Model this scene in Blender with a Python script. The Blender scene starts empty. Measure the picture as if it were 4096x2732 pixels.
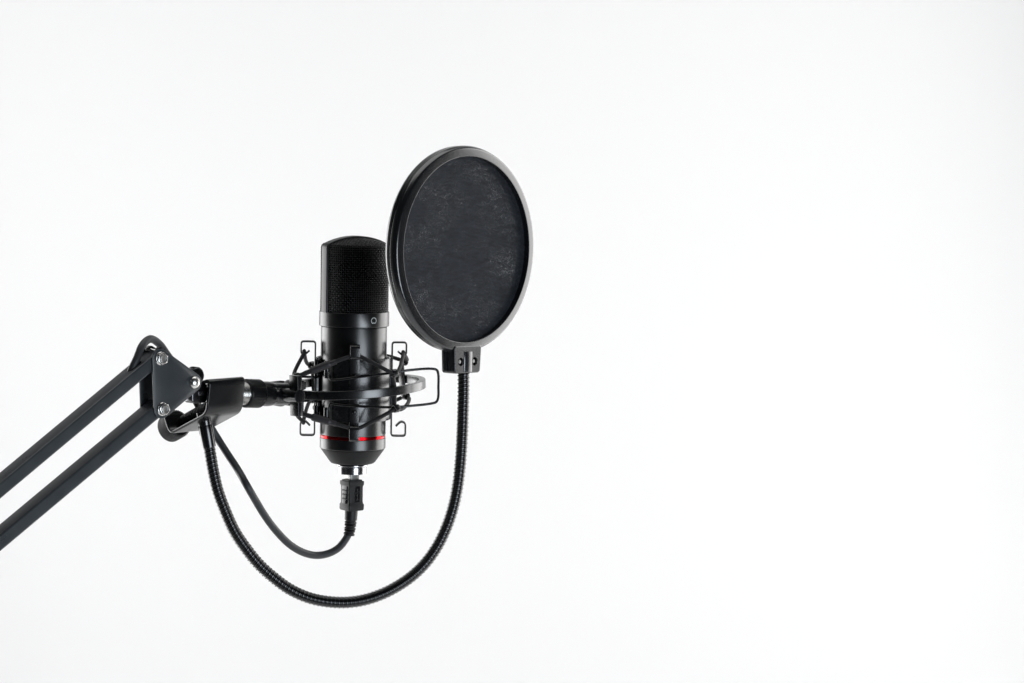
import bpy, bmesh, math, random
import numpy as np
from math import sin, cos, pi, radians, sqrt, atan2, tan
random.seed(4)
scene = bpy.context.scene
COL = scene.collection
MM = 0.001

# ------------------------------------------------------------------ camera geometry (all lengths in mm)
FPX, DIST, PITCH = 12000.0, 2160.0, radians(4.6)
FWD = np.array([0, cos(PITCH), -sin(PITCH)]); RGT = np.array([1.0, 0, 0]); UPV = np.array([0, sin(PITCH), cos(PITCH)])
REF = (1413.5, 1500.0)
def ray(px, py): return FWD * FPX + RGT * (px - 2048) + UPV * (1366 - py)
CAM = -ray(*REF) / FPX * DIST
def on_plane(px, py, p0, n):
    r = ray(px, py); return CAM + r * (np.dot(np.asarray(p0) - CAM, n) / np.dot(r, n))
def W(px, py, d=0.0): return on_plane(px, py, (0, -d, 0), np.array([0, 1.0, 0]))
def unit(v):
    v = np.asarray(v, float); return v / np.linalg.norm(v)

# ------------------------------------------------------------------ mesh building
class MB:
    def __init__(self): self.v, self.f, self.n = [], [], 0
    def add(self, v, f):
        v = np.asarray(v, float); self.v.append(v)
        o = self.n; self.f += [tuple(int(i) + o for i in q) for q in f]; self.n += len(v)
def grid_faces(nu, nv, cu=False, cv=True):
    f = []
    for i in range(nu if cu else nu - 1):
        i2 = (i + 1) % nu
        for j in range(nv if cv else nv - 1):
            j2 = (j + 1) % nv
            f.append((i * nv + j, i * nv + j2, i2 * nv + j2, i2 * nv + j))
    return f
class Frame:
    def __init__(self, o, x, y, z): self.o, self.x, self.y, self.z = [np.asarray(a, float) for a in (o, x, y, z)]
    def __call__(self, p):
        p = np.asarray(p, float); p = p.reshape(-1, 3) if p.ndim == 1 else p
        r = self.o + p[:, :1] * self.x + p[:, 1:2] * self.y + p[:, 2:3] * self.z
        return r
    def pt(self, *p): return self(np.array(p))[0]
    def cyl(self, r, phi, z):               # phi from the viewer side (-y) towards +x
        return self.pt(r * sin(phi), -r * cos(phi), z)
def axis_frame(o, z, hint=(0, 0, 1)):
    z = unit(z); h = np.asarray(hint, float)
    if abs(np.dot(unit(h), z)) > .97: h = np.array([1.0, 0, 0])
    x = unit(np.cross(h, z)); y = np.cross(z, x); return Frame(o, x, y, z)
def lathe(mb, fr, prof, seg=64, mod=None, cap0=True, cap1=True):
    th = np.arange(seg) / seg * 2 * pi; vs = []
    for r, z in prof:
        rr = np.full(seg, float(r))
        if mod is not None: rr = rr + mod(th, z, r)
        vs.append(np.stack([rr * np.sin(th), -rr * np.cos(th), np.full(seg, float(z))], 1))
    f = grid_faces(len(prof), seg); n = len(prof)
    if cap0: f.append(tuple(range(seg))[::-1])
    if cap1: f.append(tuple((n - 1) * seg + k for k in range(seg)))
    mb.add(fr(np.concatenate(vs)), f)
def round_prof(pts, r=.4, n=3):
    out = [pts[0]]
    for a, b, c in zip(pts, pts[1:], pts[2:]):
        a, b, c = map(np.array, (a, b, c)); u, v = a - b, c - b; lu, lv = np.linalg.norm(u), np.linalg.norm(v)
        if lu < 1e-6 or lv < 1e-6: continue
        k = min(r, lu * .45, lv * .45); p, q = b + u / lu * k, b + v / lv * k
        for i in range(n + 1):
            t = i / n; out.append(tuple((1 - t) ** 2 * p + 2 * t * (1 - t) * b + t * t * q))
    out.append(pts[-1]); return out
def fillet(pts, r, n=5): return np.array(round_prof([np.array(p, float) for p in pts], r, n))
def spline(pts, n=8, closed=False):
    P = np.array(pts, float); N = len(P); out = []
    for i in range(N if closed else N - 1):
        if closed: p0, p1, p2, p3 = P[(i - 1) % N], P[i], P[(i + 1) % N], P[(i + 2) % N]
        else: p0, p1, p2, p3 = P[max(i - 1, 0)], P[i], P[i + 1], P[min(i + 2, N - 1)]
        d1 = max(np.linalg.norm(p1 - p0) ** .5, 1e-3); d2 = max(np.linalg.norm(p2 - p1) ** .5, 1e-3); d3 = max(np.linalg.norm(p3 - p2) ** .5, 1e-3)
        m1 = (p2 - p1) if np.allclose(p0, p1) else ((p1 - p0) / d1 - (p2 - p0) / (d1 + d2) + (p2 - p1) / d2) * d2
        m2 = (p2 - p1) if np.allclose(p2, p3) else ((p2 - p1) / d2 - (p3 - p1) / (d2 + d3) + (p3 - p2) / d3) * d2
        for k in range(n):
            t = k / n; t2, t3 = t * t, t ** 3
            out.append((2 * t3 - 3 * t2 + 1) * p1 + (t3 - 2 * t2 + t) * m1 + (-2 * t3 + 3 * t2) * p2 + (t3 - t2) * m2)
    if not closed: out.append(P[-1])
    return np.array(out)
def resample(P, step, closed=False):
    P = np.asarray(P, float)
    if closed: P = np.vstack([P, P[:1]])
    s = np.concatenate([[0], np.cumsum(np.linalg.norm(np.diff(P, axis=0), axis=1))]); n = max(2, int(round(s[-1] / step)) + 1)
    t = np.linspace(0, s[-1], n); R = np.stack([np.interp(t, s, P[:, k]) for k in range(3)], 1)
    return (R[:-1], t[:-1], s[-1]) if closed else (R, t, s[-1])
def frames_along(P, closed=False, binormal=None):
    P = np.asarray(P, float)
    T = (np.roll(P, -1, 0) - np.roll(P, 1, 0)) if closed else np.gradient(P, axis=0)
    T /= np.linalg.norm(T, axis=1)[:, None] + 1e-12
    if binormal is not None:
        B = np.tile(unit(binormal), (len(P), 1)); N = np.cross(B, T); N /= np.linalg.norm(N, axis=1)[:, None]
        B = np.cross(T, N); return T, N, B
    h = np.array([0, 0, 1.0]) if abs(T[0][2]) < .9 else np.array([1.0, 0, 0])
    n = unit(h - T[0] * np.dot(h, T[0])); N = [n]
    for i in range(1, len(P)):
        n = n - T[i] * np.dot(n, T[i]); n = unit(n); N.append(n)
    N = np.array(N); B = np.cross(T, N)
    if closed:
        ang = atan2(np.dot(N[-1], B[0]), np.dot(N[-1], N[0])); k = np.linspace(0, 1, len(P)) * -ang
        N, B = N * np.cos(k)[:, None] + B * np.sin(k)[:, None], B * np.cos(k)[:, None] - N * np.sin(k)[:, None]
    return T, N, B
def tube(mb, P, r, seg=12, closed=False, caps=True):
    P = np.asarray(P, float); T, N, B = frames_along(P, closed); th = np.arange(seg) / seg * 2 * pi
    R = r if callable(r) else (np.broadcast_to(np.asarray(r, float), (len(P),))[:, None] * np.ones(seg))
    if callable(R): R = R(th)
    V = P[:, None] + R[:, :, None] * (N[:, None] * np.cos(th)[None, :, None] + B[:, None] * np.sin(th)[None, :, None])
    f = grid_faces(len(P), seg, cu=closed)
    if caps and not closed: f += [tuple(range(seg))[::-1], tuple((len(P) - 1) * seg + k for k in range(seg))]
    mb.add(V.reshape(-1, 3), f)
def rrect(w, h, r, n=3):
    out = []
    for cx, cy, a0 in ((w / 2 - r, h / 2 - r, 0), (-w / 2 + r, h / 2 - r, 90), (-w / 2 + r, -h / 2 + r, 180), (w / 2 - r, -h / 2 + r, 270)):
        for k in range(n + 1):
            a = radians(a0 + 90 * k / n); out.append((cx + r * cos(a), cy + r * sin(a)))
    return np.array(out)
def sweep(mb, P, prof, closed=False, binormal=None, wscale=None):
    P = np.asarray(P, float); T, N, B = frames_along(P, closed, binormal); prof = np.asarray(prof, float); m = len(prof)
    ws = np.ones(len(P)) if wscale is None else np.asarray(wscale, float)
    V = P[:, None] + N[:, None] * prof[None, :, :1] + B[:, None] * (prof[None, :, 1:2] * ws[:, None, None])
    f = grid_faces(len(P), m, cu=closed)
    if not closed: f += [tuple(range(m))[::-1], tuple((len(P) - 1) * m + k for k in range(m))]
    mb.add(V.reshape(-1, 3), f)
def prism(mb, fr, poly, z0, z1, bev=.3):
    poly = np.asarray(poly, float)
    if bev:
        c = poly.mean(0); d = poly - c
        # inset by moving every vertex along its averaged edge normal
        e = np.roll(poly, -1, 0) - poly; nrm = np.stack([e[:, 1], -e[:, 0]], 1); nrm /= np.linalg.norm(nrm, axis=1)[:, None] + 1e-12
        vn = nrm + np.roll(nrm, 1, 0); vn /= (np.sum(vn * nrm, 1)[:, None] + 1e-9)
        if np.sum(poly[:, 0] * np.roll(poly[:, 1], -1) - np.roll(poly[:, 0], -1) * poly[:, 1]) < 0: vn = -vn
        ins = poly - vn * bev; half = poly - vn * bev * .3
        s = 1 if z1 > z0 else -1; b = bev * s
        rings = [(ins, z0), (half, z0 + .3 * b), (poly, z0 + b), (poly, z1 - b), (half, z1 - .3 * b), (ins, z1)]
    else: rings = [(poly, z0), (poly, z1)]
    V = np.concatenate([np.column_stack([p, np.full(len(p), z)]) for p, z in rings]); m = len(poly)
    f = grid_faces(len(rings), m) + [tuple(range(m))[::-1], tuple((len(rings) - 1) * m + k for k in range(m))]
    mb.add(fr(V), f)
def hull_circles(cs, n=24):
    pts = [(x + r * cos(2 * pi * k / n), y + r * sin(2 * pi * k / n)) for x, y, r in cs for k in range(n)]
    pts = sorted(set((round(a, 5), round(b, 5)) for a, b in pts))
    def half(p):
        h = []
        for q in p:
            while len(h) > 1 and (h[-1][0] - h[-2][0]) * (q[1] - h[-2][1]) - (h[-1][1] - h[-2][1]) * (q[0] - h[-2][0]) <= 1e-9: h.pop()
            h.append(q)
        return h
    a, b = half(pts), half(pts[::-1]); return np.array(a[:-1] + b[:-1])
def dome(mb, fr, r, h, z0=0.0, base=0.0, seg=28):
    prof = [(r, z0 - base)] if base else []
    prof += [(r * cos(a), z0 + h * sin(a)) for a in np.linspace(0, pi / 2 * .98, 9)]
    lathe(mb, fr, prof, seg)

# ------------------------------------------------------------------ objects
def part(name, mb, material, parent, angle=38, label=None):
    V = np.concatenate(mb.v); o_par = np.array(parent['base_mm']) if 'base_mm' in parent else np.zeros(3)
    me = bpy.data.meshes.new(name); me.from_pydata(((V - o_par) * MM).tolist(), [], mb.f)
    bm = bmesh.new(); bm.from_mesh(me); bmesh.ops.recalc_face_normals(bm, faces=bm.faces); bm.to_mesh(me); bm.free()
    me.polygons.foreach_set('use_smooth', [True] * len(me.polygons)); me.set_sharp_from_angle(angle=radians(angle))
    me.materials.append(material)
    o = bpy.data.objects.new(name, me); COL.objects.link(o); o.parent = parent
    o['base_mm'] = [float(x) for x in o_par]
    if label: o['label'] = label
    return o
def thing(name, base, label, cat):
    o = bpy.data.objects.new(name, None); COL.objects.link(o); o.empty_display_size = .01
    o.location = [float(x) * MM for x in base]; o['base_mm'] = [float(x) for x in base]
    o['label'] = label; o['category'] = cat; return o

# ------------------------------------------------------------------ materials
def mat(name, col, rough=.4, metal=0.0, spec=.5, bump=0.0, bscale=400.0, rvar=.06, coat=0.0, cvar=.15, detail=3.0, dust=0.0):
    m = bpy.data.materials.new(name); m.use_nodes = True; nt = m.node_tree; N, L = nt.nodes, nt.links
    b = N['Principled BSDF']; tc = N.new('ShaderNodeTexCoord')
    b.inputs['Metallic'].default_value = metal; b.inputs['Specular IOR Level'].default_value = spec
    b.inputs['Coat Weight'].default_value = coat; b.inputs['Coat Roughness'].default_value = .15
    n1 = N.new('ShaderNodeTexNoise'); n1.inputs['Scale'].default_value = 60; n1.inputs['Detail'].default_value = 6
    L.new(tc.outputs['Object'], n1.inputs['Vector'])
    mr = N.new('ShaderNodeMapRange'); mr.inputs['From Min'].default_value = .3; mr.inputs['From Max'].default_value = .7
    mr.inputs['To Min'].default_value = rough - rvar; mr.inputs['To Max'].default_value = rough + rvar
    L.new(n1.outputs['Fac'], mr.inputs['Value']); L.new(mr.outputs['Result'], b.inputs['Roughness'])
    cr = N.new('ShaderNodeMix'); cr.data_type = 'RGBA'
    cr.inputs[6].default_value = (*[c * (1 - cvar) for c in col], 1); cr.inputs[7].default_value = (*[c * (1 + cvar) for c in col], 1)
    L.new(n1.outputs['Fac'], cr.inputs[0]); last = cr.outputs[2]
    if dust:
        nd = N.new('ShaderNodeTexNoise'); nd.inputs['Scale'].default_value = 900; nd.inputs['Detail'].default_value = 2
        L.new(tc.outputs['Object'], nd.inputs['Vector'])
        rp = N.new('ShaderNodeValToRGB'); rp.color_ramp.elements[0].position = .72; rp.color_ramp.elements[1].position = .78
        rp.color_ramp.elements[0].color = (0, 0, 0, 1); rp.color_ramp.elements[1].color = (dust,) * 3 + (1,)
        L.new(nd.outputs['Fac'], rp.inputs['Fac'])
        dm = N.new('ShaderNodeMix'); dm.data_type = 'RGBA'; dm.inputs[7].default_value = (.25, .25, .25, 1)
        L.new(rp.outputs['Color'], dm.inputs[0]); L.new(last, dm.inputs[6]); last = dm.outputs[2]
    L.new(last, b.inputs['Base Color'])
    if bump:
        n2 = N.new('ShaderNodeTexNoise'); n2.inputs['Scale'].default_value = bscale; n2.inputs['Detail'].default_value = detail
        L.new(tc.outputs['Object'], n2.inputs['Vector'])
        bp = N.new('ShaderNodeBump'); bp.inputs['Strength'].default_value = 1.0; bp.inputs['Distance'].default_value = bump * MM
        L.new(n2.outputs['Fac'], bp.inputs['Height']); L.new(bp.outputs['Normal'], b.inputs['Normal'])
    return m
M_BODY = mat('black_satin_body', (.0024, .0026, .003), .30, spec=.9, rvar=.03, bump=.01, bscale=3000)
M_FRAME = mat('black_satin_frame', (.006, .0065, .0075), .42, spec=.5, rvar=.03)
M_CONE = mat('black_matte_base', (.006, .006, .0063), .5, spec=.3, bump=.01, bscale=3000)
M_WIRE = mat('black_grille_wire', (.006, .006, .0063), .28)
M_LINER = mat('black_foam_liner', (.003, .003, .003), .9, spec=.1)
M_BOOM = mat('blue_black_boom_paint', (.033, .039, .0445), .31, rvar=.04, spec=.5, bump=.012, bscale=2500, dust=.25)
M_MOUNT = mat('black_gloss_mount', (.004, .0043, .005), .25, rvar=.03, bump=.012, bscale=1500)
M_HAMMER = mat('black_hammered_paint', (.006, .0065, .0075), .24, rvar=.03, spec=.8, bump=.05, bscale=1000, detail=1.2)
M_RING = mat('black_gloss_ring', (.004, .0043, .005), .25, rvar=.03, spec=.9, bump=.012, bscale=1500)
M_HOOK = mat('worn_black_hook', (.028, .027, .025), .38, spec=.6, bump=.02, bscale=1500)
M_ROUGHPL = mat('black_grained_plastic', (.0055, .0063, .0078), .22, rvar=.02, spec=1.0, bump=.03, bscale=2400, dust=.3)
M_PLAST = mat('black_plug_plastic', (.0075, .0078, .0083), .5, spec=.35, bump=.03, bscale=2600, dust=.2)
M_GLOSSPL = mat('black_gloss_panel', (.006, .0065, .0075), .2, spec=.25)
M_GOOSE = mat('black_gooseneck_metal', (.005, .0053, .006), .19, rvar=.03, spec=.9)
M_CORD = mat('black_braided_elastic', (.013, .013, .0135), .75, bump=.25, bscale=1500, detail=1)
M_SHRINK = mat('grey_black_shrink_tube', (.030, .027, .030), .52, bump=.02, bscale=1200)
M_CABLE = mat('dark_grey_cable_rubber', (.026, .0275, .030), .48, bump=.015, bscale=1800)
M_CHROME = mat('bright_chrome', (.42, .42, .43), .2, metal=1, rvar=.03, cvar=.03)
M_NICKEL = mat('brushed_nickel', (.72, .71, .69), .24, metal=1, bump=.02, bscale=1200, cvar=.08)
M_DULL = mat('dull_steel', (.30, .30, .29), .35, metal=1, bump=.05, bscale=900)
M_DARKST = mat('dark_blued_steel', (.09, .09, .095), .22, metal=1, bump=.03, bscale=900)
M_RED = mat('red_anodised', (.36, .003, .006), .22, metal=1.0)
M_PRINT = mat('pale_print', (.85, .92, .92), .6)
M_KNURL = mat('black_knurled', (.006, .0063, .0066), .3)

def fabric(name, hole, seed):
    m = bpy.data.materials.new(name); m.use_nodes = True; nt = m.node_tree; N, L = nt.nodes, nt.links
    b = N['Principled BSDF']; out = N['Material Output']; tc = N.new('ShaderNodeTexCoord')
    b.inputs['Roughness'].default_value = .8; b.inputs['Specular IOR Level'].default_value = .25
    def noise(scale, sx=1, sy=1, sz=1, det=2):
        mp = N.new('ShaderNodeMapping'); mp.inputs['Scale'].default_value = (sx, sy, sz); mp.inputs['Location'].default_value = (seed, seed * .7, seed * 1.3)
        L.new(tc.outputs['Object'], mp.inputs['Vector'])
        n = N.new('ShaderNodeTexNoise'); n.inputs['Scale'].default_value = scale; n.inputs['Detail'].default_value = det
        L.new(mp.outputs['Vector'], n.inputs['Vector']); return n.outputs['Fac']
    def math_(op, a, c, clamp=False):
        k = N.new('ShaderNodeMath'); k.operation = op; k.use_clamp = clamp
        for i, q in enumerate((a, c)):
            if isinstance(q, (int, float)): k.inputs[i].default_value = q
            else: L.new(q, k.inputs[i])
        return k.outputs[0]
    def mrange(v, a, b_, c, d):
        k = N.new('ShaderNodeMapRange'); k.inputs[1].default_value = a; k.inputs[2].default_value = b_; k.inputs[3].default_value = c; k.inputs[4].default_value = d
        L.new(v, k.inputs[0]); return k.outputs[0]
    low = noise(26, 1, 1, 1.6, 5); fine = noise(2300, .6, .6, 1.2, 1); mid = noise(210, .6, .6, 1.7, 3)
    # knit courses: thin wavy horizontal rows
    sp = N.new('ShaderNodeSeparateXYZ'); L.new(tc.outputs['Object'], sp.inputs[0])
    z = math_('ADD', sp.outputs[2], math_('MULTIPLY', noise(9, 1, 1, 1, 1), .008))
    row = math_('SINE', math_('MULTIPLY', z, 2 * pi / .00095), 0)
    dens = math_('MULTIPLY', mrange(low, .38, .64, .05, .9), mrange(mid, .35, .65, .25, 1))
    spk = mrange(fine, .50, .66, 0, 1)
    h = math_('MULTIPLY', math_('MULTIPLY', dens, spk), hole, True)
    h = math_('ADD', h, mrange(row, -1, 1, 0, hole * .02), True)
    tint = N.new('ShaderNodeMix'); tint.data_type = 'RGBA'
    tint.inputs[6].default_value = (.003, .0042, .0075, 1); tint.inputs[7].default_value = (.0135, .0175, .025, 1)
    L.new(math_('MULTIPLY', mrange(row, -1, 1, .35, 1), mrange(fine, .3, .7, .3, 1)), tint.inputs[0]); 
    tv = N.new('ShaderNodeMix'); tv.data_type = 'RGBA'; tv.blend_type = 'MULTIPLY'; tv.inputs[0].default_value = 1
    L.new(tint.outputs[2], tv.inputs[6]); L.new(mrange(mid, .3, .7, .55, 1.5), tv.inputs[7])
    gl = N.new('ShaderNodeMix'); gl.data_type = 'RGBA'; gl.inputs[7].default_value = (.21, .22, .225, 1)  # pale specks in the base colour imitate light glinting through the knit
    L.new(math_('MULTIPLY', h, .55), gl.inputs[0]); L.new(tv.outputs[2], gl.inputs[6]); L.new(gl.outputs[2], b.inputs['Base Color'])
    bp = N.new('ShaderNodeBump'); bp.inputs['Distance'].default_value = .00015; bp.inputs['Strength'].default_value = .6
    L.new(math_('ADD', row, math_('MULTIPLY', fine, 2)), bp.inputs['Height']); L.new(bp.outputs['Normal'], b.inputs['Normal'])
    tr = N.new('ShaderNodeBsdfTransparent'); mx = N.new('ShaderNodeMixShader')
    L.new(h, mx.inputs[0]); L.new(b.outputs[0], mx.inputs[1]); L.new(tr.outputs[0], mx.inputs[2]); L.new(mx.outputs[0], out.inputs['Surface'])
    return m
M_FAB = fabric('navy_knit_fabric', 1.0, .31)
M_FAB2 = fabric('navy_knit_fabric_rear', 1.0, .83)

# ------------------------------------------------------------------ frames of the things
A_, B_ = W(1418.8, 1105), W(1411.0, 1740)
mz = unit(A_ - B_); mx_ = unit(np.array([1.0, 0, 0]) - mz * mz[0]); my = np.cross(mz, mx_)
MIC = Frame(W(1414.0, 1500), mx_, my, mz)
def ZM(py): return float(np.dot(W(1418.8 + (py - 1105) / 635 * -7.8, py) - MIC.o, mz))     # height along the microphone at a silhouette row
S = FPX / DIST                                                            # px per mm at the microphone
roll, lean = radians(2.6), radians(1.4)
rx = np.array([cos(roll), 0, sin(roll)]); rz = unit(np.cross(rx, np.array([0, cos(lean), sin(lean)]))); ry = np.cross(rz, rx)
RING = Frame(W(1412.5, 1546), rx, ry, rz)
PSI = radians(43)
Hh = np.array([cos(PSI), sin(PSI), 0]); Hn = np.array([sin(PSI), -cos(PSI), 0]); Zz = np.array([0, 0, 1.0])
def HP(px, py, off=0.0): return on_plane(px, py, RING.o + Hn * off, Hn)

# ================================================================== MICROPHONE
mic = thing('microphone', MIC.pt(0, 0, ZM(1850)), 'black side-address condenser microphone with mesh grille and thin red ring', 'microphone')
zc0, zc1 = ZM(1302), ZM(1244)
Rb, Rc, Rg = 23.75, 25.2, 24.1
b = MB(); lathe(b, MIC, round_prof([(0.1, ZM(1735)), (Rb, ZM(1735)), (Rb, ZM(1305)), (0.1, ZM(1305))], .3), 128); part('body', b, M_BODY, mic)
b = MB(); lathe(b, MIC, round_prof([(0.1, ZM(1306)), (Rb - .7, ZM(1306)), (Rb - .7, zc0), (Rc, zc0), (Rc, zc1), (Rg - 1.2, zc1), (0.1, zc1 - .2)], .5), 128)
collar = part('collar', b, M_BODY, mic)
b = MB(); lathe(b, MIC, round_prof([(0.1, ZM(1747.5)), (Rb - .15, ZM(1747.5)), (Rb - .15, ZM(1735.2)), (.1, ZM(1735.2))], .12), 128); part('red_ring', b, M_RED, mic)
b = MB(); lathe(b, MIC, round_prof([(0.1, ZM(1791)), (Rb - .4, ZM(1791)), (Rb, ZM(1789)), (Rb, ZM(1748)), (.1, ZM(1748))], .3), 128); part('lower_body', b, M_BODY, mic)
b = MB(); lathe(b, MIC, round_prof([(0.1, ZM(1851)), (15.2, ZM(1851)), (16.3, ZM(1846)), (Rb - .45, ZM(1792)), (.1, ZM(1791.5))], .9), 128); part('base_cone', b, M_CONE, mic)
zz = ZM(1851)
b = MB(); lathe(b, MIC, round_prof([(0.1, ZM(1892)), (8.2, ZM(1892)), (9.0, ZM(1894)), (10.3, ZM(1894)), (10.3, ZM(1866)), (9.2, ZM(1865)), (9.2, ZM(1862.5)), (11.3, ZM(1861.5)), (11.3, ZM(1856)), (9.8, ZM(1855)), (9.8, zz), (.1, zz)], .25), 96)
part('connector_ring', b, M_CHROME, mic)
# cardioid mark on the collar
b = MB(); pts = []
zm = ZM(1273); ph0 = radians(36.6)
for k in range(96):
    a = 2 * pi * k / 96; dv = abs(((a - 1.5 * pi + pi) % (2 * pi)) - pi)
    r = 2.05 * (1 - .30 * math.exp(-(dv / .22) ** 2) + .07 * math.exp(-((dv - .55) / .25) ** 2))
    u, v = r * cos(a) * 1.0, r * sin(a)
    pts.append(MIC.cyl(Rc + .02, ph0 + u / Rc, zm + v))
tube(b, np.array(pts), .22, 8, closed=True); part('cardioid_mark', b, M_PRINT, collar)
# grille
zs = ZM(972); Rf = 4.2; rise = 4.6
def dome_z(r): return zs + rise * (1 - (r / (Rg - Rf * .4)) ** 2)
side = [(Rg, zc1)]
zf = zs - 1.2
prof_g = [(Rg, z) for z in np.linspace(zc1 - .3, zf - 2.2, 8)]
c_r, c_z = Rg - 3.0, zf - 2.2
edge = [(c_r + 3.0 * cos(a), c_z + 3.0 * sin(a)) for a in np.linspace(0, radians(72), 7)]
r_e, z_e = edge[-1]
slope0 = rise * .95
def top_z(r): return z_e + slope0 * (1 - (r / r_e) ** 2) * 1.0
PH_S = radians(-57)
b = MB(); lathe(b, MIC, [(r - 1.2, z - .3) for r, z in prof_g + edge] + [(max(r_e * t - .9, .1), top_z(r_e * t) - 1.2) for t in (.8, .6, .4, .2, .02)], 72); part('foam_liner', b, M_LINER, mic)
NW = 96; dth = 2 * pi / NW; pz = 2 * pi * Rg / NW; half_strap = radians(10.0); wa, wr = .24, .26
prof_arc = np.array(prof_g + edge[1:]); PA, TA, LA = resample(np.column_stack([prof_arc, np.zeros(len(prof_arc))]), pz / 3)
nrm_r = np.gradient(PA[:, 1]); nrm_z = -np.gradient(PA[:, 0]); nn = np.hypot(nrm_r, nrm_z); nrm_r /= nn; nrm_z /= nn
for sgn, nm in ((1, 'front'), (-1, 'rear')):
    b = MB(); mid = PH_S + sgn * pi / 2
    lo, hi = mid - pi / 2 + half_strap, mid + pi / 2 - half_strap
    nv = int((hi - lo) / dth)
    for i in range(nv + 1):
        th = lo + (hi - lo) * i / nv; off = wa * (-1) ** i * np.cos(pi * TA / pz)
        r = PA[:, 0] + off * nrm_r; z = PA[:, 1] + off * nrm_z
        P = MIC(np.column_stack([r * sin(th), -r * cos(th), z])); tube(b, P, wr, 5)
    nr = int(LA / pz)
    th = np.linspace(lo, hi, nv * 3 + 1)
    for j in range(nr + 1):
        k = np.interp(j * pz, TA, np.arange(len(TA))); r0 = np.interp(k, np.arange(len(TA)), PA[:, 0]); z0 = np.interp(k, np.arange(len(TA)), PA[:, 1])
        n_r = np.interp(k, np.arange(len(TA)), nrm_r); n_z = np.interp(k, np.arange(len(TA)), nrm_z)
        off = -wa * (-1) ** j * np.cos(pi * (th - lo) / ((hi - lo) / nv)); r = r0 + off * n_r
        P = MIC(np.column_stack([r * np.sin(th), -r * np.cos(th), z0 + off * n_z])); tube(b, P, wr, 5)
    # woven wires over the domed top
    es = np.array([sin(PH_S), -cos(PH_S)]); ep = np.array([sin(mid), -cos(mid)])
    q = 4.3
    while q < r_e:
        L_ = sqrt(r_e ** 2 - q ** 2); t = np.linspace(-L_, L_, max(4, int(2 * L_ / pz * 2.5))); xy = ep[None] * q + es[None] * t[:, None]
        z = top_z(np.hypot(q, t)) + wa * np.cos(pi * t / pz) * (-1) ** int(round(q / pz)); tube(b, MIC(np.column_stack([xy, z])), wr, 5); q += pz
    q = -r_e + .8
    while q < r_e - .5:
        L_ = sqrt(r_e ** 2 - q ** 2)
        if L_ > 5:
            t = np.linspace(4.0, L_, max(3, int(L_ / pz * 2.5))); xy = es[None] * q + ep[None] * t[:, None]
            z = top_z(np.hypot(q, t)) - wa * np.cos(pi * t / pz) * (-1) ** int(round(q / pz)); tube(b, MIC(np.column_stack([xy, z])), wr, 5)
        q += pz
    part('grille', b, M_WIRE, mic, angle=80)
# frame strap over the grille
b = MB(); path = []
Ro = .55
for r, z in [(Rg + .1, zc1 - .2), (Rg + .1, c_z)]: path.append((r, z))
for a in np.linspace(8, 72, 8): path.append((c_r + 3.1 * cos(radians(a)), c_z + 3.1 * sin(radians(a))))
for t in np.linspace(.88, 0, 8): path.append((r_e * t, top_z(r_e * t) + .3))
full = path + [(-r, z) for r, z in path[::-1][1:]]
P = MIC(np.array([(r * sin(PH_S), -r * cos(PH_S), z) for r, z in full]))
P, _, _ = resample(P, 1.2)
bn = MIC.pt(sin(PH_S + pi / 2), -cos(PH_S + pi / 2), 0) - MIC.o
sweep(b, P, rrect(2.2, 8.0, .8, 4), binormal=bn); part('grille_frame', b, M_FRAME, mic, angle=60)

# ================================================================== USB CABLE
cab = thing('usb_cable', W(1396, 2136), 'dark grey rubber cable with square plug, hanging under the microphone and looping over the arm', 'cable')
PL = Frame(W(1407.5, 1980), mx_, my, mz)
def plug_frame(rot): 
    x = PL.x * cos(rot) + PL.y * sin(rot); return Frame(PL.o, x, np.cross(PL.z, x), PL.z)
al = radians(37)
QF = plug_frame(al)         # its -y face looks to the right front (phi = +37)
def zpl(py): return (1980 - py) / S
b = MB(); secs = [(11.0, 1917, .8), (11.0, 1922, .8), (12.9, 1922.2, .9), (13.0, 1924, .9), (13.0, 1935, .9), (12.0, 1943, .9), (11.9, 1950, .9), (11.9, 2004, .9), (12.1, 2010, .9), (13.2, 2017, .9), (13.2, 2034, .9), (12.4, 2040, .9), (9.0, 2042.5, .9)]
V = np.concatenate([np.column_stack([rrect(s, s, r), np.full(16, zpl(y))]) for s, y, r in secs]); m_ = 16
b.add(QF(V), grid_faces(len(secs), m_) + [tuple(range(m_)), tuple((len(secs) - 1) * m_ + k for k in range(m_))]); plug = part('plug', b, M_PLAST, cab)
b = MB(); prism(b, QF, rrect(7.6, 7.6, .5), zpl(1918), zpl(1888), .1); part('metal_shell', b, M_DULL, plug)
# grip panel with ridges on the left face (-x of QF), label panel with the trident on the right face (-y of QF)
GF = Frame(QF.pt(-5.98, 0, zpl(1977)), -QF.y, QF.z, -QF.x); GF2 = Frame(QF.pt(0, -5.98, zpl(1974)), QF.x, QF.z, -QF.y)
b = MB(); prism(b, GF, rrect(7.2, 14.2, 1.4), -.3, .22, .15)
grip = part('grip_panel', b, M_GLOSSPL, plug); b = MB()
for k in (-1, 0, 1):
    prism(b, GF, rrect(6.2, .9, .2) + np.array([0, k * 3.1 + .2]), .1, .95, .2)
part('grip_ridges', b, M_PLAST, plug)
b = MB(); prism(b, GF2, rrect(5.0, 11.6, .3) + np.array([.6, 0]), -.3, .12, .08); part('label_panel', b, M_GLOSSPL, plug)
b = MB()
def tri(*pts): tube(b, np.array([GF2.pt(x + .6, y, .14) for x, y in pts]), .2, 6)
tri((0, -3.6), (0, 3.2)); tri((0, -1.6), (-1.3, -.3), (-1.3, 1.0)); tri((0, -.6), (1.3, .7), (1.3, 1.6))
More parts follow.
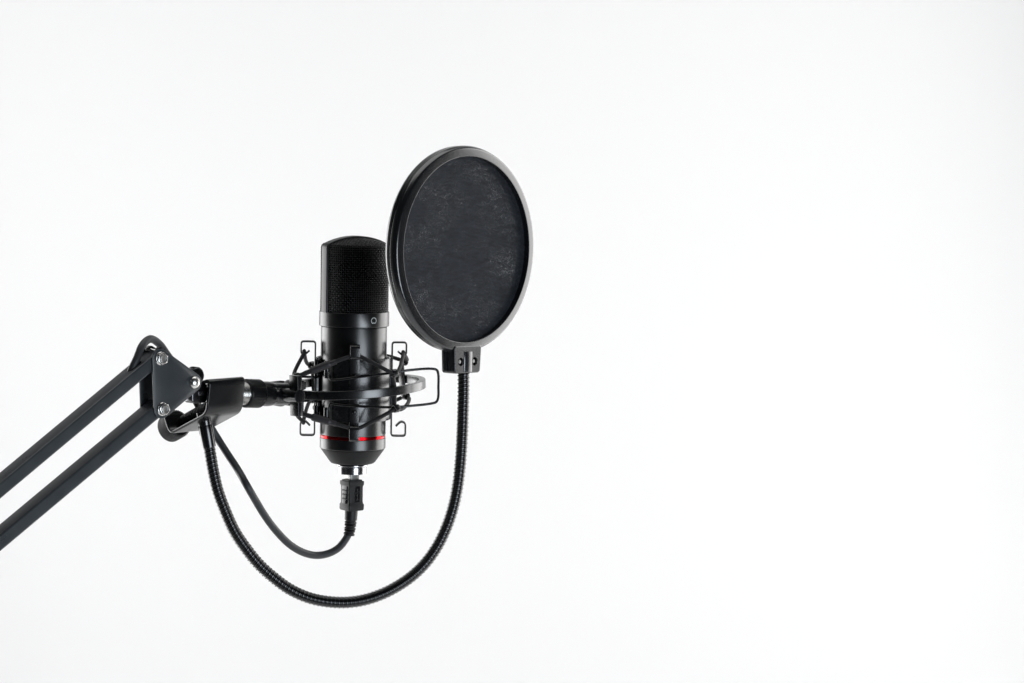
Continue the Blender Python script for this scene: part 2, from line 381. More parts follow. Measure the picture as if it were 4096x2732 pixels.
lathe(b, Frame(GF2.pt(.6, -3.7, .1), GF2.x, GF2.y, GF2.z), [(.7, 0), (.7, .25)], 16); lathe(b, Frame(GF2.pt(-.7, 1.1, .1), GF2.x, GF2.y, GF2.z), [(.5, 0), (.5, .25)], 16)
prism(b, Frame(GF2.pt(.6, 3.4, .1), GF2.x, GF2.y, GF2.z), [(-.75, -.3), (.75, -.3), (0, 1.1)], 0, .25, 0); prism(b, Frame(GF2.pt(1.9, 1.9, .1), GF2.x, GF2.y, GF2.z), rrect(.9, .9, .1), 0, .25, 0)
part('trident_mark', b, M_PLAST, plug)
sr = [W(1405.5, 2038), W(1404.5, 2060), W(1403, 2082), W(1401.5, 2100), W(1399, 2120), W(1395.5, 2140)]
P, t, L = resample(spline(sr, 8), .35)
def rs(th):
    f = t / L; base = 4.75 - .75 * f; R = base[:, None] * np.ones(len(th))
    for c, ph in ((.44, 0), (.57, 1), (.68, 0), (.79, 1), (.89, 0)):
        g = np.exp(-((f - c) / .022) ** 2)[:, None] * (.35 + .65 * (np.cos(2 * th + ph * pi) > -.55))[None]
        R = R - 1.1 * g
    return R
b = MB(); tube(b, P, rs, 32); part('strain_relief', b, M_PLAST, cab, angle=50)
def Cp(px, py, d): return W(px, py, d)
pc = [W(1398, 2128, 0), W(1384, 2155, 2), W(1356, 2190, 5), W(1316, 2213, 10), W(1266, 2221.5, 16), W(1216, 2211, 23), W(1160, 2179, 31), W(1100, 2118, 40), W(1060, 2064, 47), W(1028, 2012, 52), W(988, 1943, 58), W(950, 1877, 48), W(910, 1816, 42), W(873, 1758, 38), W(838, 1700, 40), W(806, 1645, 48), W(776, 1590, 60), W(738, 1526, 72)]
pc += [HP(700, 1465, -20.5), HP(663, 1411, -17), HP(637, 1376, -13), HP(600, 1356, -7), HP(568, 1384, -2), HP(548, 1432, 0), HP(530, 1470, 0), HP(513, 1510, 0)]
P, t, L = resample(spline(pc, 10), 1.5)
b = MB(); tube(b, P, 2.68, 20); part('cord', b, M_CABLE, cab, angle=60)

# ================================================================== BOOM ARM
boom = thing('boom_arm', HP(777, 1530, 0), 'blue-black scissor boom arm of two parallel square tubes entering from the left', 'microphone arm')
def HFrame(o): return Frame(o, Hh, Zz, Hn)         # local x along the arm, y up, z towards the viewer side
OB = HP(777, 1530, 8.4); HF = HFrame(OB)
def hf(px, py, off=8.4):
    p = HP(px, py, off) - OB; return (float(np.dot(p, Hh)), float(np.dot(p, Zz)))
b1, b2, b3 = hf(642, 1434), hf(649, 1636), hf(777, 1530)
TW = 14.0
for (top0, bot0, top1, bot1, end) in (((0, 1933), (0, 2000), (585, 1447.5), (585, 1509.5), b1), ((0, 2139), (0, 2212), (590, 1652.5), (590, 1713.5), b2)):
    ft = [np.array(hf(*p, 7.0)) for p in (top0, bot0, top1, bot1)]
    c0, c1 = (ft[0] + ft[1]) / 2, (ft[2] + ft[3]) / 2
    c1 = np.array(end)*.7 + (c1 + (c1 - c0) / np.linalg.norm(c1 - c0) * np.linalg.norm(np.array(end) - c1))*.3
    u = (c0 - c1) / np.linalg.norm(c0 - c1); v = np.array([-u[1], u[0]])
    hgt = (abs(np.dot(ft[0] - ft[1], v)) + abs(np.dot(ft[2] - ft[3], v))) / 2
    st = HF.pt(c1[0] - u[0] * 3, c1[1] - u[1] * 3, -8.4); en = HF.pt(*(c1 + u * 420), -8.4)
    b = MB(); P = np.linspace(st, en, 24)
    sweep(b, P, rrect(hgt, TW, 1.5, 5), binormal=Hn); tb = part('arm_tube', b, M_BOOM, boom, angle=50)
    if end is b1:
        UPPER = (c1, u, v, hgt, tb)
# flat dark patch on the upper tube stands in for the shaded cable slot
c1, u, v, hgt, tb = UPPER
vt = v if v[1] > 0 else -v
sp_ = np.array(hf(536, 1468, 0)); k = np.dot(sp_ - c1, u)
so = HF.pt(*(c1 + u * k + vt * (hgt / 2)), -8.4)
SF = Frame(so, Hh * u[0] + Zz * u[1], Hn, Hh * vt[0] + Zz * vt[1])
b = MB(); prism(b, SF, rrect(12.5, 7.0, 3.4, 8), -.5, .06, 0); part('cable_slot_shade', b, M_LINER, tb)
def tri_poly(dr=0): return hull_circles([(b1[0], b1[1], 6.6 + dr), (b2[0], b2[1], 6.6 + dr), (b3[0], b3[1], 6.4 + dr)], 40)
for z0, z1 in ((-1.3, 0.0), (-16.8, -15.5)):
    b = MB(); prism(b, HF, tri_poly(), z0, z1, .35); part('joint_plate', b, M_BOOM, boom, angle=40)
def hexagon(r, rot=0): return [(r * cos(radians(60 * k + rot)), r * sin(radians(60 * k + rot))) for k in range(6)]
for c, rot in ((b1, 20), (b2, 50)):
    F = Frame(HF.pt(c[0], c[1], 0), Hh, Zz, Hn)
    b = MB(); lathe(b, F, round_prof([(.1, 0), (4.65, 0), (4.65, .7), (4.1, 1.2), (.1, 1.2)], .2), 40); bolt = part('bolt', b, M_NICKEL, boom)
    b = MB(); prism(b, F, hexagon(4.25, rot), 1.1, 3.3, .25); part('hex_head', b, M_NICKEL, bolt)
    b = MB(); lathe(b, F, round_prof([(.1, 3.2), (3.3, 3.2), (3.2, 4.3), (2.5, 4.5), (2.2, 3.9), (.1, 3.8)], .2), 32, mod=lambda th, z, r: .12 * np.sin(3 * th + 1) * (r < 2.4)); part('bolt_tip', b, M_DULL, bolt)
F = Frame(HF.pt(b3[0], b3[1], 0), Hh, Zz, Hn); b = MB(); lathe(b, F, [(4.35, 0), (4.35, .5)] + [(4.35 * cos(a), .5 + 3.0 * sin(a)) for a in np.linspace(.02, pi / 2 * .99, 12)], 40); part('dome_nut', b, M_NICKEL, boom)
# far side thumb nut, pivot post, thread
b = MB(); F = Frame(HP(778, 1502, -24), Hh, Zz, Hn)
lathe(b, F, round_prof([(.1, -4), (5.2, -4), (6.0, -3), (6.0, 3), (5.2, 4), (.1, 4)], .5), 160, mod=lambda th, z, r: .22 * np.sin(40 * th) * (r > 5.7)); part('thumb_nut', b, M_DARKST, boom)
AX0, AX1 = HP(880, 1571, 0), HP(1150, 1577, 0); ax = unit(AX1 - AX0); AF = Frame(AX0, Hn, np.cross(ax, Hn), ax)
def sx(px): 
    p = HP(px, 1572, 0); return float(np.dot(p - AX0, ax))
b = MB(); lathe(b, AF, round_prof([(.1, sx(775)), (5.4, sx(775)), (5.4, sx(812)), (4.8, sx(815)), (4.8, sx(830)), (6.2, sx(832)), (6.2, sx(905)), (.1, sx(905))], .4), 48); part('pivot_post', b, M_DARKST, boom)
b = MB(); F = Frame(HP(772, 1545, 0), Hh, Zz, Hn); prism(b, F, rrect(13, 14.0, 3) + np.array([2.0, -4.5]), -5, 5, .6); part('pivot_block', b, M_DARKST, boom)
s0, s1 = sx(905), sx(985); zt = np.linspace(s0, s1, 160)
b = MB(); lathe(b, AF, [(7.75, z) for z in zt], 64, mod=lambda th, z, r: .32 * np.sin(2 * pi * z / 1.05 + th)); part('threaded_stud', b, M_NICKEL, boom, angle=80)
# small bent tab between the plates at the top
F = Frame(HF.pt(b1[0] + 1.0, b1[1] + 6.6, 0), Hh, Zz, Hn)
for z0, z1, w_ in ((-15.5, -10.5, 1.0), (-4.2, -1.3, .8)):
    b = MB(); prism(b, F, [(-3.6 * w_, -1.8), (-3.0 * w_, .1), (0, 1.3), (3.4 * w_, -.6), (3.2 * w_, -1.3), (0, .2), (-2.8 * w_, -.8)], z0, z1, .15); part('bent_tab', b, M_MOUNT, boom)

# ================================================================== SHOCK MOUNT
sm = thing('shock_mount', RING.pt(0, 0, 0), 'black spider shock mount with open ring and elastic cords holding the microphone', 'shock mount')
Ro_, Ri_, hz = 52.3, 47.6, 3.05
b = MB(); lathe(b, RING, round_prof([(Ri_, 0), (Ri_, hz), (Ro_, hz), (Ro_, -hz), (Ri_, -hz), (Ri_, 0)], .45), 160, cap0=False, cap1=False); ring = part('ring', b, M_RING, sm)
# sleeve: split cylinder
zt_, zb_ = ZM(1429), ZM(1674)
th = np.radians(np.linspace(-31, 285, 130)); b = MB(); Rs0, Rs1 = 25.6, 26.9
pr = [(Rs0, zb_), (Rs1, zb_), (Rs1, zt_), (Rs0, zt_)]; pr = round_prof(pr + [pr[0]], .3, 2)
V = np.concatenate([np.column_stack([[r * sin(a), -r * cos(a), z] for r, z in pr]).T for a in th]); m_ = len(pr)
b.add(MIC(V), grid_faces(len(th), m_, cv=True) + [tuple(range(m_))[::-1], tuple((len(th) - 1) * m_ + k for k in range(m_))]); sleeve = part('sleeve', b, M_HAMMER, sm)
# curled hinge tubes on the sleeve edges
for phi, name in ((-38.5, 'a'), (-71, 'b')):
    for za, zb in ((1435, 1503), (1619, 1683)):
        r = 28.6 if name == 'a' else 27.4
        o = MIC.cyl(r, radians(phi), 0); F = Frame(o, MIC.x, MIC.y, MIC.z); b = MB()
        lathe(b, F, round_prof([(.1, ZM(zb)), (1.95, ZM(zb)), (1.95, ZM(za)), (.1, ZM(za))], .3), 24); part('hinge_tube', b, M_MOUNT, sleeve)
# hook strips
zt2, zb2 = ZM(1367), ZM(1741)
hook_r, hook_z_top, hook_z_bot = 35.6, zt2 - 6.9, zb2 + 8.3
def hook_path():
    r0, r1, q = 27.6, 37.8, 2.1
    top = [(r0, zt2), (r1, zt2), (r1, zt2 - 7.2)]
    curl = [(r1 - q + q * cos(a), zt2 - 7.2 + q * sin(a)) for a in np.radians(np.linspace(0, -125, 9))]
    tip = curl[-1]; tip2 = (tip[0] - 2.7, tip[1] + 2.3)
    up = [(r0, 0)] + top[:2]; up = [tuple(p) for p in fillet([(r0, 0), (r0, zt2), (r1, zt2), (r1, zt2 - 7.0)], 2.0, 5)] + curl[1:] + [tip2]
    bq = 2.6
    lowcurl = [(r1 - bq + bq * cos(a), zb2 + 7.6 + bq * sin(a)) for a in np.radians(np.linspace(0, 135, 9))]
    tl = lowcurl[-1]; lw = [tuple(p) for p in fillet([(r0, 0), (r0, zb2), (r1, zb2), (r1, zb2 + 7.4)], 2.0, 5)] + lowcurl[1:] + [(tl[0] - 2.4, tl[1] - 2.4)]
    return lw[::-1][:-1] + up
HPATH = hook_path()
for phi in (4.6, 94, 184, -86):
    a = radians(phi); b = MB()
    P = MIC(np.array([(r * sin(a), -r * cos(a), z) for r, z in HPATH])); bn = MIC.pt(cos(a), sin(a), 0) - MIC.o
    sweep(b, P, rrect(1.15, 6.9, .35, 3), binormal=bn); st = part('hook_strip', b, M_HAMMER if abs(phi) < 50 else M_HOOK, sm, angle=45)
    for y in (1487, 1632):
        F = Frame(MIC.cyl(28.1, a, ZM(y)), *(lambda z: (np.cross(MIC.z, z), MIC.z, z))(unit(MIC.cyl(1, a, 0) - MIC.o)))
        b = MB(); dome(b, F, 1.75, 1.15, 0, .4, 20); part('rivet', b, M_MOUNT, st)
# posts on the ring
PH_P = (40, 133, 220, -50); post_z = 13.2
q = 2.35; r0 = 46.8
up = [(r0, 0), (r0, post_z - .6)] + [(r0 + q + q * cos(x), post_z - .6 + q * sin(x)) for x in np.radians(np.linspace(165, -120, 14))]
PP = [(r, -z) for r, z in up[::-1][:-1]] + up; wsc = [np.interp(abs(z), [0, 3, 11, 16], [1.0, 1.0, .62, .58]) for r, z in PP]
for phi in PH_P:
    a = radians(phi); b = MB(); P = RING(np.array([(r * sin(a), -r * cos(a), z) for r, z in PP])); bn = RING.pt(cos(a), sin(a), 0) - RING.o
    P2 = P; sweep(b, P2, rrect(1.1, 6.8, .3, 3), binormal=bn, wscale=wsc); po = part('cord_post', b, M_HAMMER, sm, angle=45)
    n_ = unit(RING.cyl(1, a, 0) - RING.o); F = Frame(RING.cyl(Ro_ - .1, a, 0), np.cross(RING.z, n_), RING.z, n_)
    b = MB(); lathe(b, F, round_prof([(.1, .1), (.9, .1), (1.0, .45), (1.65, .45), (1.7, -.3), (.1, -.3)], .12), 20); part('post_rivet', b, M_MOUNT, po)
# elastic cords
def cord(points, name='elastic_cord'):
    P, t, L = resample(spline(points, 10, closed=True), .8, closed=True); b = MB()
    tube(b, P, lambda th: 1.38 + .07 * np.sin(2 * pi * t / 1.3)[:, None] * np.ones(len(th))[None] + .05 * np.cos(4 * th)[None], 12, closed=True); return part(name, b, M_CORD, sm, angle=70)
def hk(phi, top, w=2.6):
    a = radians(phi); tg = unit(MIC.pt(cos(a), sin(a), 0) - MIC.o); z = hook_z_top - .2 if top else hook_z_bot + .5
    c = MIC.cyl(hook_r, a, z); s = -.7 if top else .7
    return [c - tg * w * 1.6 + MIC.z * s, c - tg * w * .5, c + tg * w * .5, c + tg * w * 1.6 + MIC.z * s]
def pk(phi, top, w=2.2):
    a = radians(phi); tg = unit(RING.pt(cos(a), sin(a), 0) - RING.o); s = 1 if top else -1
    c = RING.cyl(r0 + q + .1, a, s * (post_z - .4))
    return [c - tg * w * 1.5 + RING.z * s * 0.9, c - tg * w * .4, c + tg * w * .4, c + tg * w * 1.5 + RING.z * s * .9]
upc = cord(hk(4.6, 1) + pk(40, 1) + hk(94, 1) + pk(133, 1) + hk(184, 1) + pk(220, 1) + hk(274, 1) + pk(-50, 1))
loc = cord(hk(4.6, 0) + pk(40, 0) + pk(133, 0) + hk(184, 0) + pk(220, 0) + hk(274, 0) + pk(-50, 0))
for top, par in ((1, upc), (0, loc)):
    A = pk(-50, top)[3]; Bq = hk(4.6, top)[0]; b = MB()
    P = np.array([A + (Bq - A) * k for k in np.linspace(.10, .74, 40)]); f = np.linspace(0, 1, 40)
    rr = np.interp(f, [0, .0, .17, .22, .78, .82, 1, 1], [1.75, 1.75, 1.8, 2.75, 2.7, 2.0, 1.95, 1.9]); tube(b, P, rr, 20); part('cord_sleeve', b, M_SHRINK, par, angle=50)
# wire clip handle round the sleeve
Z1 = lambda x, y: (1100 + x * .34432, 1300 + y * .34439)
wp = [(632, 545, 25), (634, 600, 25.5), (652, 634, 26.5), (700, 638, 28), (1000, 600, 32.5), (1380, 552, 33), (1530, 528, 31), (1820, 508, 24), (1880, 523, 23), (1897, 570, 22.5), (1899, 720, 22.5), (1895, 850, 22.5), (1875, 892, 23), (1820, 911, 24), (1530, 943, 31), (1380, 955, 33), (1000, 945, 32.5), (700, 922, 28), (650, 912, 26.5), (630, 935, 25.5), (626, 990, 25)]
P, _, _ = resample(spline([W(*Z1(x, y), d) for x, y, d in wp], 8), 1.0); b = MB(); tube(b, P, .95, 12); part('wire_handle', b, M_MOUNT, sm, angle=70)
wp = [(506, 560, 10), (506, 590, 10), (490, 604, 11), (400, 603, 14), (300, 600, 14), (240, 610, 12), (236, 700, 12), (245, 860, 12), (320, 880, 14), (420, 876, 14), (485, 882, 11), (506, 905, 10), (506, 940, 10)]
P, _, _ = resample(spline([W(*Z1(x, y), d) for x, y, d in wp], 8), 1.0); b = MB(); tube(b, P, .95, 12); part('wire_handle', b, M_MOUNT, sm, angle=70)
# yoke, knurled nut, lug, lever
b = MB(); kn = 56
lathe(b, AF, round_prof([(7.6, sx(976)), (9.4, sx(976)), (10.1, sx(980)), (10.1, sx(1034)), (9.4, sx(1038)), (7.6, sx(1038))], .5, 3), kn * 6, mod=lambda th, z, r: -.42 * (np.cos(kn * th) > .1) * (r > 9.6)); part('knurled_nut', b, M_KNURL, sm, angle=30)
b = MB(); lathe(b, AF, round_prof([(.1, sx(1030)), (8.5, sx(1030)), (8.8, sx(1066)), (8.6, sx(1080)), (8.0, sx(1090)), (7.9, sx(1166)), (.1, sx(1170))], 1.2, 5), 64)
yoke = part('yoke', b, M_MOUNT, sm)
YF = Frame(AX0, ax, np.cross(Hn, ax), Hn)
xa, xb, xp = sx(1086), sx(1172), sx(1150)
for z0, z1, hh in ((-9.5, -6.2, 9.2),):
    b = MB(); prism(b, YF, hull_circles([(xa, 0, hh * .82), (xp, 0, hh)], 40), z0, z1, .5); part('prong', b, M_MOUNT, yoke)
pvp = AX0 + ax * xp
# ring lug
lc = float(np.dot(RING.o - AX0, ax)); lug = fillet([(lc - 46.5, 2.6), (lc - 52, 4.5), (lc - 57, 8.3), (xp, 8.3), (xp - 6.5, 4), (xp - 6.5, -4), (xp, -8.3), (lc - 57, -8.3), (lc - 52, -4.5), (lc - 46.5, -2.6)], 3, 4)
b = MB(); dz = float(np.dot(RING.o - AX0, np.cross(Hn, ax))); lug = np.array([(x, y + dz * max(0, min(1, (x - xp) / (lc - 50 - xp)))) for x, y in lug])
prism(b, YF, lug[::-1], -5.5, 4.0, .8); part('ring_lug', b, M_MOUNT, sm)
# lever
KO = HP(1200.5, 1585.5, 23.0); KF = Frame(KO, Hh, Zz, Hn); b = MB()
lathe(b, KF, round_prof([(.1, 0), (4.7, 0), (4.75, -.5), (4.75, -20), (.1, -20)], .3), 48); lev = part('lever', b, M_MOUNT, sm)
tl = radians(1.5)
KF2 = Frame(KO, Hh * cos(tl) - Zz * sin(tl), Zz * cos(tl) + Hh * sin(tl), Hn)
KF2 = Frame(KO, Hh * cos(tl) + Zz * sin(tl), Zz * cos(tl) - Hh * sin(tl), Hn)
for y0, y1 in ((3.5, 14.4), (-14.2, -3.5)):
    b = MB(); prism(b, KF2, rrect(3.5, y1 - y0, .35) + np.array([0, (y0 + y1) / 2]), -9.6, -.05, .25); part('lever_wing', b, M_MOUNT, lev)

# ================================================================== POP FILTER
popf = thing('pop_filter', W(850, 1640, 95), 'round black pop filter with navy fabric screen on a long curved gooseneck', 'pop filter')
PF_A, PF_L, PF_D = radians(48.6), radians(1.6), 50.0
fn = np.array([sin(PF_A), -cos(PF_A), 0]); ft = np.array([cos(PF_A), sin(PF_A), 0]); fv = np.array([0, 0, 1.0])
ft, fv = ft * cos(PF_L) - fv * sin(PF_L), fv * cos(PF_L) + ft * sin(PF_L)
FO = W(1870.5, 998, PF_D); FF = Frame(FO, ft, fv, fn)
FL = Frame(FO, ft, -fn, fv)      # not used for lathe
def flathe(mb, prof, seg=160):
    F = Frame(FO, ft, fv, fn); lathe(mb, F, prof, seg, cap0=False, cap1=False)
pr = [(65.3, -5.4), (65.2, .35), (71.3, -.5), (72.6, -3.4), (72.6, -5.85), (72.25, -6.1), (66, -6.1), (65.3, -5.4)]
pr = [pr[0]] + round_prof([(65.25, -2), (65.2, .35), (68, -.06)], .45, 5)[1:-1] + round_prof([(68, -.06), (71.3, -.5), (72.6, -3.4)], 1.3, 8)[1:-1] + round_prof([(71.9, -2), (72.6, -3.4), (72.6, -5.85), (72.25, -6.1), (66, -6.1), (65.3, -5.4)], .4, 3)[1:]
b = MB(); flathe(b, pr); rim = part('front_rim', b, M_ROUGHPL, popf, angle=50)
pr = [(65.3, -7.5), (66, -6.15), (72.2, -6.3), (72.55, -6.5), (72.4, -9.4), (71.2, -11.6), (69.2, -12.2), (65.8, -12.2), (65.3, -11.5), (65.3, -7.5)]
b = MB(); flathe(b, round_prof(pr, .6, 4)); part('rear_rim', b, M_ROUGHPL, popf, angle=50)
for zf_, m_, bulge in ((-4.2, M_FAB, .5), (-10.6, M_FAB2, -.5)):
    b = MB(); th_ = np.arange(96) / 96 * 2 * pi; V = [(0, 0, zf_ + bulge)]; f = []
    rs_ = np.linspace(0, 65.6, 14)[1:]
    for r in rs_: V += [(r * sin(t_), -r * cos(t_), zf_ + bulge * (1 - (r / 65.6) ** 2)) for t_ in th_]
    f = [(0, 1 + k, 1 + (k + 1) % 96) for k in range(96)] + [tuple(1 + i for i in q_) for q_ in grid_faces(len(rs_), 96)]
    b.add(FF(np.array(V, float)), f); part('fabric_screen', b, m_, popf, angle=80)
# clamp block under the rim, with hexagonal screw pockets
def poly_holes(mb, fr, outer, holes, z):
    bm = bmesh.new(); es = []
    for loop in [outer] + holes:
        vs = [bm.verts.new((x, y, 0)) for x, y in loop]
        es += [bm.edges.new((vs[i], vs[(i + 1) % len(vs)])) for i in range(len(vs))]
    bmesh.ops.triangle_fill(bm, edges=es, use_beauty=True); bm.verts.index_update()
    V = np.array([(v_.co.x, v_.co.y, z) for v_ in bm.verts]); f = [tuple(v_.index for v_ in fc.verts) for fc in bm.faces]; bm.free(); mb.add(fr(V), f)
bx = 2.0; vt_, vb_ = -70.5, -87.0
blk = fillet([(bx - 14.6, vt_ + 3), (bx - 14.2, vb_ + 2), (bx - 12, vb_), (bx + 11.5, vb_), (bx + 13.8, vb_ + 2), (bx + 14.4, vt_ + 3), (bx - 14.6, vt_ + 3)], 1.6, 4)
blk = np.array([(a_, b_) for a_, b_ in blk])
blk = np.vstack([fillet([((bx), vt_ + 3), (bx - 14.6, vt_ + 3), (bx - 13.6, vb_), (bx + 13.2, vb_), (bx + 14.4, vt_ + 3), (bx, vt_ + 3)], 2.4, 5)[:-1]])
hx = [[(cx_ + x, -78.8 + y) for x, y in hexagon(3.25, 30)] for cx_ in (bx - 7.4, bx + 7.0)]
b = MB(); zf0 = .4
e = np.roll(blk, -1, 0) - blk; nr_ = np.stack([e[:, 1], -e[:, 0]], 1); nr_ /= np.linalg.norm(nr_, axis=1)[:, None] + 1e-12; vn = nr_ + np.roll(nr_, 1, 0); vn /= np.linalg.norm(vn, axis=1)[:, None] + 1e-12
if np.sum(blk[:, 0] * np.roll(blk[:, 1], -1) - np.roll(blk[:, 0], -1) * blk[:, 1]) < 0: vn = -vn
rings = [(blk - vn * .9, zf0), (blk - vn * .3, zf0 - .25), (blk, zf0 - .9), (blk, -5.9)]
V = np.concatenate([np.column_stack([p, np.full(len(p), z)]) for p, z in rings]); m_ = len(blk)
b.add(FF(V), grid_faces(len(rings), m_) + [tuple((len(rings) - 1) * m_ + k for k in range(m_))])
poly_holes(b, FF, [tuple(p) for p in blk - vn * .9], hx, zf0)
for h_ in hx:
    V = np.array([(x, y, z) for z in (zf0, -4.0) for x, y in h_]); b.add(FF(V), grid_faces(2, 6) + [tuple(range(6, 12))])
clamp = part('clamp_block', b, M_ROUGHPL, popf, angle=35)
b = MB(); prism(b, FF, blk, -6.2, -12.0, .7); part('clamp_half', b, M_ROUGHPL, clamp, angle=35)
b = MB(); CFm = Frame(FF.pt(bx, -79, 0), ft, -fn, fv)       # rounded rib in the middle of the block
rib = [(4.6 * sin(a_), 1.5 * cos(a_)) for a_ in np.linspace(-pi / 2, pi / 2, 13)]
RF = Frame(FF.pt(bx, vb_ + .8, zf0 - .35), ft, fn, fv); prism(b, RF, rib, 0, 14.5, .3); part('clamp_rib', b, M_ROUGHPL, clamp, angle=50)
for h_ in hx:
    c_ = np.mean(np.array(h_), 0); F = Frame(FF.pt(c_[0], c_[1], 0), ft, fv, fn); b = MB()
    lathe(b, F, round_prof([(.1, -3.9), (2.7, -3.9), (2.7, -2.2), (2.2, -1.6), (.1, -1.6)], .2), 24); lathe(b, F, round_prof([(.1, -2), (1.4, -2), (1.4, -.6), (.1, -.5)], .3), 20); part('screw', b, M_DULL, clamp)
# bracket: strip bent into a hook shape, swept along the arm direction
brO = HP(832, 1571, 9.6)
def BP(zx, zy):   # point of the profile plane (square to the arm direction), from zoom px
    return on_plane(480 + zx * .34447, 1300 + zy * .3444, brO, Hh)
prof_pts = [(955, 690), (985, 645), (1032, 640), (1022, 760), (995, 1015), (960, 1050), (600, 1248), (548, 1225), (518, 1075)]
P = fillet([BP(*p) for p in [(940, 668), (1034, 640), (1000, 1030), (575, 1262), (512, 1060)]], 6.0, 7)
P, _, _ = resample(P, .9)
b = MB(); BW = 31.0
sweep(b, P + Hh * (BW / 2), rrect(2.2, BW, .7, 3), binormal=Hh); br = part('bracket', b, M_MOUNT, popf, angle=40)
sA, sB = BP(1000, 880) + Hh * 14, BP(560, 1130) + Hh * 14
P, t, L = resample(np.array([sA, sB]), .22); b = MB(); sd = unit(sB - sA)
tube(b, P, lambda th: 4.0 + .35 * np.sin(2 * pi * t[:, None] / 1.25 + th[None]), 24); part('clamp_screw', b, M_KNURL, br, angle=80)
F = axis_frame(sB + sd * 13.0 + Zz * .6, sd); prof = round_prof([(.1, -7), (5, -7), (5, -6), (8.9, -6), (10.0, -5)], .3) + [(10.0, z) for z in np.linspace(-4.8, 5.8, 27)] + round_prof([(10.0, 6), (8.9, 7), (.1, 7)], .3)
b = MB(); lathe(b, F, prof, 240, mod=lambda th, z, r: .16 * (np.cos(40 * th + z * 4) + np.cos(40 * th - z * 4)) * (r > 9.9)); part('knurled_knob', b, M_KNURL, br, angle=60)
# ferrule and gooseneck
d0 = -(BP(820, 1160)[1] + Hh[1] * 14)
fA, fB = W(814, 1664, d0 + 1), W(836.5, 1788, d0 + 1); fd = unit(fB - fA); F = axis_frame(fA, fd); Lf = np.linalg.norm(fB - fA)
b = MB(); lathe(b, F, round_prof([(.1, -3), (4.9, -3), (4.9, Lf * .29), (4.65, Lf * .292), (4.65, Lf * .297), (4.95, Lf * .3), (5.0, Lf * .55), (4.75, Lf), (.1, Lf)], .18), 48); part('ferrule', b, M_GOOSE, popf, angle=30)
gp = [(835, 1780), (840, 1812), (852, 1882), (870, 1960), (896, 2032), (938, 2125), (987, 2198), (1038, 2260), (1095, 2311), (1157, 2356), (1229, 2389), (1297, 2405), (1379, 2410), (1452, 2401), (1524, 2378), (1591, 2344), (1653, 2300), (1705, 2248), (1751, 2182), (1787, 2106), (1813, 2028), (1831, 1940), (1843, 1832), (1849, 1728), (1852, 1640), (1854, 1560), (1854, 1488)]
top = FF.pt(bx - .5, vb_ + 2, -5.8); d1 = -top[1]
g2 = np.array(gp, float); sl = np.concatenate([[0], np.cumsum(np.hypot(*np.diff(g2, axis=0).T))]); sl /= sl[-1]
gpts = [W(x, y, d0 + 1 + (d1 - d0 - 1) * (s_ * s_ * (3 - 2 * s_))) for (x, y), s_ in zip(gp, sl)]
pitch = 2.88; P, t, L = resample(spline(gpts, 14), pitch / 20); 
def rg(th):
    ph = (t[:, None] / pitch - th[None] / (2 * pi)) % 1.0
    return np.interp(ph, [0, .03, .06, .26, .46, .50, .54, .58, .62, .66, .76, .86, .90, .95, 1], [3.55, 3.65, 4.22, 4.30, 4.22, 3.65, 3.55, 3.55, 3.65, 3.98, 4.04, 3.98, 3.65, 3.55, 3.55])
b = MB(); tube(b, P, rg, 26); part('gooseneck', b, M_GOOSE, popf, angle=75)

# ================================================================== BACKDROP (white studio sweep)
def backdrop():
    m = bpy.data.materials.new('white_backdrop'); m.use_nodes = True; nt = m.node_tree; bs = nt.nodes['Principled BSDF']
    bs.inputs['Roughness'].default_value = .9; bs.inputs['Specular IOR Level'].default_value = .1
    tc = nt.nodes.new('ShaderNodeTexCoord'); n = nt.nodes.new('ShaderNodeTexNoise'); n.inputs['Scale'].default_value = 1.3; n.inputs['Detail'].default_value = 3
    mx = nt.nodes.new('ShaderNodeMix'); mx.data_type = 'RGBA'; mx.inputs[6].default_value = (.876, .874, .873, 1); mx.inputs[7].default_value = (.888, .886, .884, 1)
    nt.links.new(tc.outputs['Object'], n.inputs['Vector']); nt.links.new(n.outputs['Fac'], mx.inputs[0]); nt.links.new(mx.outputs[2], bs.inputs['Base Color'])
    # vertical profile: floor, cove, wall ; horizontal: wall bends forward on the left
    yb, zf, zt, R = 1.9, -1.05, 3.0, .6
    prof = [(-1.2, zf), (yb - R, zf)] + [(yb - R + R * sin(a), zf + R - R * cos(a)) for a in np.linspace(0.1, pi / 2, 12)] + [(yb, zt)]
    xs = [-3.2, 3.2]
    me = bpy.data.meshes.new('backdrop'); V = [(x, y, z) for y, z in prof for x in xs]
    f = [(2 * i, 2 * i + 1, 2 * i + 3, 2 * i + 2) for i in range(len(prof) - 1)]
    me.from_pydata(V, [], f); me.polygons.foreach_set('use_smooth', [True] * len(f)); me.materials.append(m)
    o = bpy.data.objects.new('backdrop', me); COL.objects.link(o); o['kind'] = 'structure'
backdrop()

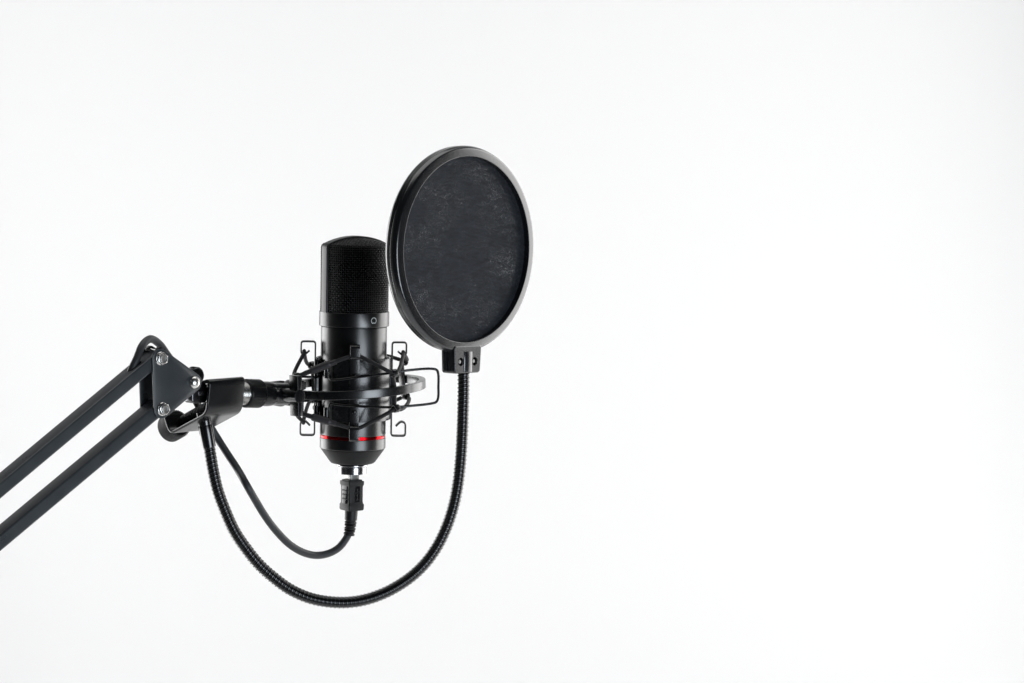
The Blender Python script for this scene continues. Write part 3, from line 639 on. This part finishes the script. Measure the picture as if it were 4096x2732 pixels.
# ------------------------------------------------------------------ lamps, world, camera
def area(name, loc, target, sx_, sy_, power, col=(1, 1, 1)):
    l = bpy.data.lights.new(name, 'AREA'); l.shape = 'RECTANGLE'; l.size, l.size_y = sx_, sy_; l.energy = power; l.color = col
    o = bpy.data.objects.new(name, l); COL.objects.link(o); o.location = loc
    from mathutils import Vector
    o.rotation_euler = (Vector(target) - Vector(loc)).to_track_quat('-Z', 'Y').to_euler(); return o
area('key_softbox', (.76, -1.17, -.2), (0, 0, 0), .65, .75, 11, (.84, .92, 1))
area('softbox_right', (1.48, .835, .1), (0, 0, 0), 1.4, 2.1, 39, (1, .99, .98))
area('softbox_left', (-1.44, .90, -.15), (0, 0, 0), 1.25, 1.5, 30)
area('softbox_top', (0, .4, 2.0), (0, .55, 0), 2.6, 1.6, 22)
area('backdrop_edge_fill_left', (-1.05, 1.35, .05), (-.72, 1.9, .05), .3, 1.5, 2.2)  # unseen lamp added to lift the left edge of the backdrop
area('backdrop_edge_fill_right', (1.28, 1.35, .05), (.98, 1.9, .12), .3, 1.7, 3.8)  # unseen lamp added to brighten the backdrop's darker right edge
w = bpy.data.worlds.new('World'); scene.world = w; w.use_nodes = True
w.node_tree.nodes['Background'].inputs[0].default_value = (.9, .95, 1, 1); w.node_tree.nodes['Background'].inputs[1].default_value = .02

from mathutils import Matrix
cd = bpy.data.cameras.new('camera'); co = bpy.data.objects.new('camera', cd); COL.objects.link(co)
cd.sensor_width = 36; cd.sensor_fit = 'HORIZONTAL'; cd.lens = FPX / 4096 * 36; cd.clip_start = .05; cd.clip_end = 50
Mx = Matrix(((RGT[0], UPV[0], -FWD[0], CAM[0] * MM), (RGT[1], UPV[1], -FWD[1], CAM[1] * MM), (RGT[2], UPV[2], -FWD[2], CAM[2] * MM), (0, 0, 0, 1)))
co.matrix_world = Mx; scene.camera = co
for o in bpy.data.objects:
    if 'base_mm' in o: del o['base_mm']
scene.view_settings.view_transform = 'Standard'; scene.view_settings.look = 'None'; scene.view_settings.exposure = 0; scene.view_settings.gamma = 1
scene.render.engine = 'CYCLES'; scene.cycles.use_denoising = True; scene.cycles.max_bounces = 10; scene.cycles.transparent_max_bounces = 16
